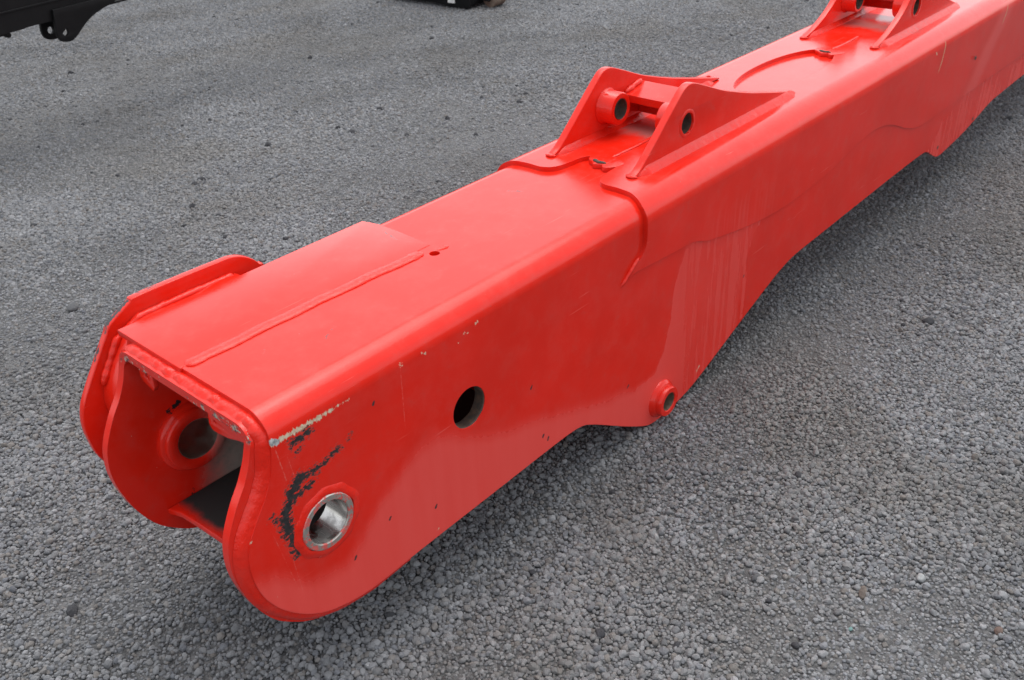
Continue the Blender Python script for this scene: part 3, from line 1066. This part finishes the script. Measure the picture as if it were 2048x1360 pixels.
# tabs hanging inside the mouth
plate('mouth_tab', [(.432, .285), (.436, .252), (.428, .240), (.392, .229), (.381, .243), (.376, .285)], [circle2(.405, .262, .0045, 12)], -.117, -.106, M_LINER, arm, .0015, OFF, 'X')
plate('mouth_tab', [(.168, .288), (.176, .243), (.168, .231), (.150, .230), (.109, .236), (.075, .247), (.052, .252), (.042, .250), (.043, .285)], [circle2(.150, .258, .0045, 12)], -.117, -.106, M_LINER, arm, .0015, OFF, 'X')

# pin bushings at the mouth
def ring(r0, r1, a, b, ch=.002):
    return [(r0, a + ch), (r0 + ch, a), (r1 - ch, a), (r1, a + ch), (r1, b - ch), (r1 - ch, b), (r0 + ch, b), (r0, b - ch)]
def bush(near):
    f = (lambda y: y) if near else (lambda y: W - y)
    bx0, bz0 = (0, 0) if near else (-.016, .008)
    def L(name, prof, mat, **k):
        return lathe_y(name, [(r, f(y)) for r, y in prof], bx0, bz0, mat, arm, loc=OFF, **k)
    sl = L('pin_bushing', [(.052, -.004), (.0535, -.0055), (.0650, -.0055), (.0675, -.003), (.0675, .062), (.052, .062)], M_RIM, n=64)
    lathe_y('bore_sleeve', [(r, f(y)) for r, y in [(.0512, -.002 if near else -.060), (.0519, -.002 if near else -.060), (.0519, .0672), (.0512, .0672)]], bx0, bz0, M_BORE if near else M_OLDBORE, sl, n=64)
    L('weld_collar', [(.0670, .001), (.0670, -.0036), (.072, -.0046), (.079, -.0034), (.085, -.0010), (.0885, .0012)], M_WELD, n=72, wob=.10, sharp=60, seed=3 if near else 9)
    L('inner_boss', [(.0521, .040), (.090, .040), (.090, .050), (.087, .056), (.081, .058), (.080, .066), (.077, .069), (.0540, .069), (.0521, .0675)], M_LINER, n=64, wob=.015, sharp=50)
bush(True); bush(False)

# inner tube and rusty edge behind the access hole
lathe_y('access_hole_rim', [(.0545, .0012), (.0548, .030), (.0520, .032), (.0510, .029), (.0515, .004)], .438, .046, M_RUST, arm, n=48, wob=.03, loc=OFF)

# belly lug bosses
for side in (0, 1):
    f = (lambda y: y) if side == 0 else (lambda y: W - y)
    b = lathe_y('lug_boss', [(r, f(y)) for r, y in [(.031, -.032), (.033, -.034), (.048, -.034), (.0505, -.031), (.051, -.016), (.056, -.0135), (.0575, -.010), (.062, -.006), (.065, .002), (.065, .004), (.031, .004)]],
                1.272, -.389, M_RED, arm, n=48, loc=OFF, sharp=40)
    lathe_y('lug_bore', [(r, f(y)) for r, y in [(.0300, -.031), (.0308, -.031), (.0308, .10), (.0300, .10)]], 1.272, -.389, M_BROWN, b, n=40)

# cheek plate outside the far wall with its shelf
CH = [(.330, .275), (.318, .297), (.300, .318), (.272, .336), (.245, .344), (.215, .346), (.109, .348), (-.012, .348), (-.030, .340), (-.084, .310), (-.100, .290), (-.128, .250), (-.186, .165), (-.203, .128),
      (-.210, .090), (-.208, .049), (-.200, .004), (-.17, -.06), (-.12, -.12), (-.02, -.16), (.12, -.15), (.26, -.05), (.31, .1)]
plate('cheek_plate', spline(CH, 4, True), [], .592, .612, M_CHEEK, arm, .003, OFF)
plate('cheek_spacer', spline([(.245, .302), (.1, .303), (-.03, .302), (-.08, .27), (-.14, .18), (-.15, .1), (-.12, -.03), (-.05, -.10), (.06, -.10), (.2, .05), (.26, .2)], 4, True), [circle2(-.016, .008, .0535, 40)], .5305, .5915, M_RED, arm, .003, OFF)
bead('cheek_weld', [(.235, .582, .303), (.1, .584, .304), (-.02, .583, .303), (-.085, .583, .272), (-.145, .583, .18)], .010, M_WELD, arm, OFF, 10, .25, .05, .011, .9, 12)
bead('cheek_weld', [(.25, .538, .303), (.1, .541, .303), (-.02, .540, .302)], .008, M_WELD, arm, OFF, 10, .25, .05, .011, .9, 17)

# saddle wrapped over the box, with wavy skirts, front notch and window
ST = .014
fnW, farW, topW, (w1, w2, w3, w4), linW = u_section(-ST, W + ST, H + ST, RB + ST)
skirt = [(6.2, -.05), (5.3, -.05), (4.4, -.05), (3.512, -.051), (3.3, -.052), (3.15, -.042), (3.02, -.007), (2.93, .028), (2.84, .058), (2.745, .075), (2.65, .079), (2.56, .068), (2.387, .038), (2.232, .020), (2.05, .012), (1.9, .016),
         (1.736, .033), (1.62, .052), (1.55, .064), (1.49, .076), (1.44, .094), (1.399, .105), (1.30, .112), (1.13, .126), (1.062, .124)]
front = [(1.062, .124), (1.070, .133), (1.100, .150), (1.125, .164), (1.140, .182), (1.146, .205), (1.147, .24)]
sk = spline(skirt, 4)[:-1]
fr = spline(front, 4)
def notch_side(far):
    q = [(.0, 1.147), (.035, 1.153), (.06, 1.163), (.108, 1.169), (.144, 1.168), (.172, 1.180), (.188, 1.205), (.196, 1.25), (.200, 1.295), (.212, 1.318), (.235, 1.322), (.265, 1.318)]
    return [(x, topW(W - y if far else y)) for y, x in spline(q, 3)]
nn = notch_side(False)
outw = sk + fr + [(1.147, w1), (1.147, (w1 + w2) / 2)] + [p for p in nn if p[1] > w2 - .01] + [p for p in notch_side(True)[::-1][1:] if p[1] < w3 + .01]
outw += [(1.147, (w3 + w4) / 2), (1.147, w4)] + [(x, farW(z)) for x, z in fr[::-1]] + [(x, farW(z)) for x, z in sk[::-1]]
win = []
for k in range(64):
    a = 2 * PI * k / 64
    win.append((2.44 + .325 * math.cos(a), topW(.265 + .108 * math.sin(a))))
V, T = triangulate(outw, [win], linW + [.12, .15, .18, .21, .24] + [farW(q) for q in (.12, .15, .18, .21, .24)])
saddle = thick_sheet('saddle_plate', V, T, flush(fnW), ST + .004, M_SADDLE, arm, OFF)
saddle['label'] = 'red saddle plate wrapped over the box with wavy lower edges'
bead('saddle_weld_end', [(1.120, -.005, .168), (1.085, -.003, .142), (1.062, -.001, .122), (1.045, .001, .106)], .0065, M_WELD, arm, OFF, 10, .3, .1, .01, .8, 25)

# little welded bracket stubs in the notch and at the window's end
def stub(x, y, seed):
    s = plate('bracket_stub', spline([(x, y + .05), (x - .012, y + .03), (x - .028, y + .012), (x - .018, y - .01), (x - .034, y - .028), (x - .012, y - .055), (x + .03, y - .06), (x + .05, y + .02), (x + .03, y + .055)], 3, True),
              [], .3165, .3335, M_WELD, arm, .003, OFF, 'Z')
    bead('stub_scar', [(x - .004, y + .03, .334), (x - .014, y + .004, .3345), (x - .008, y - .02, .334)], .0055, M_RUST, s, (0, 0, 0), 8, .5, .2, .006, .8, seed)
    bead('centre_weld', [(x + .05, y + .0, .3320), (x + .16, y - .004, .3320), (x + .28, y + .0, .3320)], .0065, M_WELD, arm, OFF, 8, .1, .02, .01, .45, seed + 1)
stub(1.300, .255, 31)
stub(2.735, .245, 41)

# clevis brackets
Z0 = H + ST
def clevis(prof, hx, hz, hr, x0, x1, bar, seed):
    for near in (True, False):
        ya, yb = (.105, .130) if near else (W - .130, W - .105)
        n0 = -1 if near else 1
        p = plate('clevis_plate', prof, [circle2(hx, hz, hr, 40)], ya, yb, M_RED, arm, .0035, OFF)
        sg = (lambda y: ya + y) if near else (lambda y: yb - y)
        # inner boss tube and a flush ring outside
        inner = yb if near else ya
        d = 1 if near else -1
        b = lathe_y('pin_boss', [(r, inner + d * q) for r, q in [(hr, -.001), (.057, -.001), (.057, .003), (.051, .010), (.0505, .053), (.048, .056), (hr + .003, .056), (hr, .053)]],
                    hx, hz, M_RED, p, n=40, sharp=40, wob=.01, seed=seed)
        lathe_y('boss_bore', [(hr - .0006, inner + d * -.020), (hr - .0001, inner + d * -.020), (hr - .0001, inner + d * .0565), (hr - .0006, inner + d * .0565)], hx, hz, M_RUST, p, n=40)
        outer = ya if near else yb
        lathe_y('hole_ring', [(r, outer - d * q) for r, q in [(hr + .0005, -.002), (hr + .0005, .0015), (hr + .008, .002), (hr + .013, -.001)]], hx, hz, M_WELD, p, n=40, wob=.04, sharp=60, seed=seed + 5)
        fillet('clevis_weld', (x0 + .012, outer, Z0), (x1 + .012, outer, Z0), (0, -d, 0), .021, M_WELD, arm, OFF, seed)
        fillet('clevis_weld', (x0 + .012, inner, Z0), (x1 - .03, inner, Z0), (0, d, 0), .017, M_WELD, arm, OFF, seed + 2)
        bead('foot_weld', [(x0 + .004, ya - .006, Z0 + .003), (x0 - .006, (ya + yb) / 2, Z0 + .004), (x0 + .004, yb + .006, Z0 + .002)], .0075, M_WELD, arm, OFF, 10, .45, .12, .01, .6, seed + 7)
        # drag-mark welds beside the hole
    # cross plate between the plates, behind the bosses
    plate('cross_plate', bar, [], .1295, W - .1295, M_RED, arm, .003, OFF)
    for near in (True, False):
        yy = .134 if near else W - .134
        bead('cross_weld', [(bar[0][0] + .006, yy, bar[0][1] + .003), (bar[1][0] - .004, yy, bar[1][1] + .003)], .010, M_WELD, arm, OFF, 10, .3, .1, .01, .9, seed + 11)

C1 = [(1.247, Z0 + .0015), (1.262, .340), (1.285, .352), (1.34, .397), (1.414, .461), (1.464, .503), (1.490, .523), (1.508, .5305), (1.528, .532), (1.552, .527), (1.601, .509), (1.69, .474), (1.751, .453),
      (1.88, .415), (2.02, .380), (2.198, .338), (2.200, Z0 + .0015)]
C1 = [C1[0]] + spline(C1[1:-1], 4) + [C1[-1]]
clevis(C1, 1.514, .4165, .0315, 1.252, 2.19, [(1.602, .432), (1.70, .452), (1.712, .440), (1.712, .352), (1.690, .352), (1.686, .420), (1.612, .404), (1.600, .410)], 50)
C2 = [(2.868, Z0 + .0015), (2.872, .340), (2.938, .356), (3.004, .380), (3.064, .409), (3.109, .439), (3.141, .468), (3.17, .496), (3.20, .515), (3.235, .522), (3.275, .515), (3.33, .491), (3.42, .452), (3.52, .412),
      (3.62, .376), (3.735, .338), (3.738, Z0 + .0015)]
C2 = [C2[0]] + spline(C2[1:-1], 4) + [C2[-1]]
clevis(C2, 3.222, .425, .036, 2.874, 3.73, [(3.31, .440), (3.41, .458), (3.42, .446), (3.42, .36), (3.40, .36), (3.396, .430), (3.32, .412), (3.308, .418)], 80)

# dark discs standing in for the shade in small tapped holes on the flank
for x, z in ((3.496, -.234), (3.935, -.222), (3.733, .117)):
    y = .0 if z < -.05 else -ST
    lathe_y('tapped_hole_disc', [(.0001, y - .0012), (.008, y - .0012), (.0095, y + .001), (.0001, y + .001)], x, z, M_RUST, arm, n=16, loc=OFF)

# ------------------------------------------------------------------ black arm behind
BD = 5.4 / 6.6
bx, by, bz = (CAM[0] + (2.119 - CAM[0]) * BD, CAM[1] + (5.522 - CAM[1]) * BD, CAM[2] + (.3404 - CAM[2]) * BD)
ba = empty('excavator_arm', (bx, by, 0), math.radians(10))
ba.scale = (BD, BD, BD)
tag(ba, 'black painted excavator arm raised off the gravel, with a pair of round drilled lugs underneath', 'excavator arm')
BO = (0, 0, bz / BD)
BF = -bz / BD
fnB, farB, topB, (b1, b2, b3, b4), linB = u_section(0, .24, .56, .05)
bb = [(2.2, .30), (1.6, .27), (1.0, .235), (.7, .19), (.468, .122), (.439, .110), (.357, .094), (.274, .085), (.16, .085), (-.17, .088), (-.262, .087), (-.352, .082), (-1.0, .085), (-1.5, .085)]
# the back end dips down to the ground beyond the photograph's edge
bb += [(-1.75, .02), (-1.95, -.30), (-2.1, BF + .005), (-2.25, BF + .005), (-2.38, -.3), (-2.42, .05), (-2.3, .3)]
be = spline(bb, 3)
ob = list(be) + [(-2.2, b1), (-2.2, b2), (-2.2, b3), (-2.2, b4)] + [(x, farB(z)) for x, z in be[::-1]]
V, T = triangulate(ob, [], linB)
thick_sheet('beam_shell', V, T, fnB, .016, M_BLACK, ba, BO)
lugo = spline([(.47, .135), (.439, .109), (.357, .094), (.274, .070), (.216, .046), (.157, .012), (.099, -.030), (.064, -.052), (.024, -.066), (-.035, -.057), (-.060, -.032), (-.067, -.004), (-.066, .03), (-.06, .07), (-.055, .12)], 4) + [(-.05, .16), (.47, .16)]
for y0 in (-.026, .140):
    plate('lug', lugo, [circle2(0, 0, .024, 32)], y0, y0 + .025, M_BLACK, ba, .002, BO)
box('rib', (-2.0, -.010, .205), (.9, .0005, .219), M_BLACK, ba, BO, .003)
box('floor_plate', (-1.5, .0165, .092), (.9, .223, .104), M_BLACK, ba, BO, .001)
box('bolt_block', (-.47, .02, .066), (-.385, .09, .093), M_BLACK, ba, BO, .006)
lathe_y('bolt_head', [(.0001, .03), (.016, .03), (.018, .034), (.018, .07), (.0001, .07)], -.378, .062, M_BLACK, ba, 12, loc=BO)

# ------------------------------------------------------------------ black attachment on the ground behind
u0, u1 = Vector((5.11, 5.47, 0)), Vector((5.19, 4.57, 0))
at = empty('machine_attachment', u1, 0)
tag(at, 'dark steel machine attachment standing on the gravel, white reflector and rusty roller beside it', 'attachment')
ang = math.atan2(-(u0 - u1).x, (u0 - u1).y)
at.rotation_euler = (0, 0, ang + PI / 2)      # local x runs from the near corner along the long side
plate('front_plate', [(0, .012), (.05, .0), (.12, .006), (.45, .035), (.72, .028), (.86, .02), (.92, .05), (.9, .30), (.05, .34), (-.01, .2)], [], -.02, .0, M_BLACK, at, .004)
plate('back_plate', [(0, .012), (.05, .0), (.12, .006), (.72, .02), (.86, .015), (.92, .05), (.9, .30), (.05, .34), (-.01, .2)], [], -.46, -.44, M_BLACK, at, .004)
box('deck', (.02, -.44, .16), (.88, -.02, .19), M_BLACK, at)
box('end_bar', (.0, -.44, .03), (.05, -.02, .14), M_BLACK, at, bev=.01)
box('lower_bar', (.1, -.012 + .012, .095), (.86, .022, .12), M_BLACK, at, bev=.004)
box('reflector', (.155, .0005, .045), (.235, .008, .075), mat_plain('white_reflector', (.72, .72, .70), .3, (.6, .6, .58), 30), at, bev=.003)
rl = lathe_y('roller', [(.001, -.30), (.075, -.30), (.08, -.295), (.08, -.165), (.075, -.16), (.001, -.16)], -.10, .081, mat_plain('rusty_roller', (.10, .055, .04), .7, (.20, .16, .12), 9), at, 32)
box('roller_arm', (-.12, -.15, .06), (.02, -.13, .10), M_BLACK, at)

# ------------------------------------------------------------------ odd stones and scraps lying on the gravel
def pebble(name, loc, r, sq, mat, seed, label, cat='stone', rz=0):
    bm = bmesh.new()
    bmesh.ops.create_icosphere(bm, subdivisions=3, radius=1)
    for v in bm.verts:
        q = v.co * 1.1 + Vector((seed * 3.1, seed, 0))
        k = 1 + .28 * mnoise.noise(q) + .12 * mnoise.noise(q * 2.7)
        v.co = Vector((v.co.x * k * r * sq[0], v.co.y * k * r * sq[1], v.co.z * k * r * sq[2]))
    me = bpy.data.meshes.new(name)
    bm.to_mesh(me); bm.free()
    for p in me.polygons:
        p.use_smooth = True
    me.materials.append(mat)
    o = bpy.data.objects.new(name, me)
    COL.objects.link(o)
    o.location = (loc[0], loc[1], ground_height(loc[0], loc[1]) + r * sq[2] * .55 + .003)
    o.rotation_euler = (0, 0, rz)
    tag(o, label, cat)
    return o
m_pale = mat_plain('pale_stone', (.27, .28, .28), .9, (.20, .20, .20), 90)
m_dark = mat_plain('dark_stone', (.045, .047, .052), .85, (.08, .08, .08), 60)
m_brown = mat_plain('rusty_scrap', (.06, .048, .04), .9, (.12, .10, .085), 70)
m_teal = mat_plain('teal_chip', (.10, .19, .18), .7, (.08, .14, .14), 60)
pebble('pebble', (1.109, -.901), .013, (1.0, .85, .8), m_pale, 1, 'pale rounded pebble, largest and lightest stone lying loose on the open gravel')
pebble('pebble', (.847, -.579), .012, (1.2, .8, .7), m_dark, 2, 'dark charcoal stone lying alone beside the red arm on the gravel')
pebble('scrap_piece', (.975, -.809), .018, (1.3, .6, .35), m_brown, 3, 'flat brown scrap half sunk in the gravel near the pale pebble', 'scrap', .4)
pebble('scrap_piece', (1.057, -1.107), .012, (1.1, .8, .6), mat_plain('reddish_scrap', (.075, .05, .04), .9, (.13, .09, .075), 80), 4, 'small reddish brown lump among the loose gravel', 'scrap')
pebble('plastic_chip', (.846, -.836), .006, (1.1, .8, .5), m_teal, 5, 'tiny teal chip lying on the gravel', 'chip')
pebble('clod', (.444, 2.272), .026, (1.3, .8, .5), m_dark, 6, 'flat dark clod on the gravel beyond the far cheek plate', 'clod', .8)
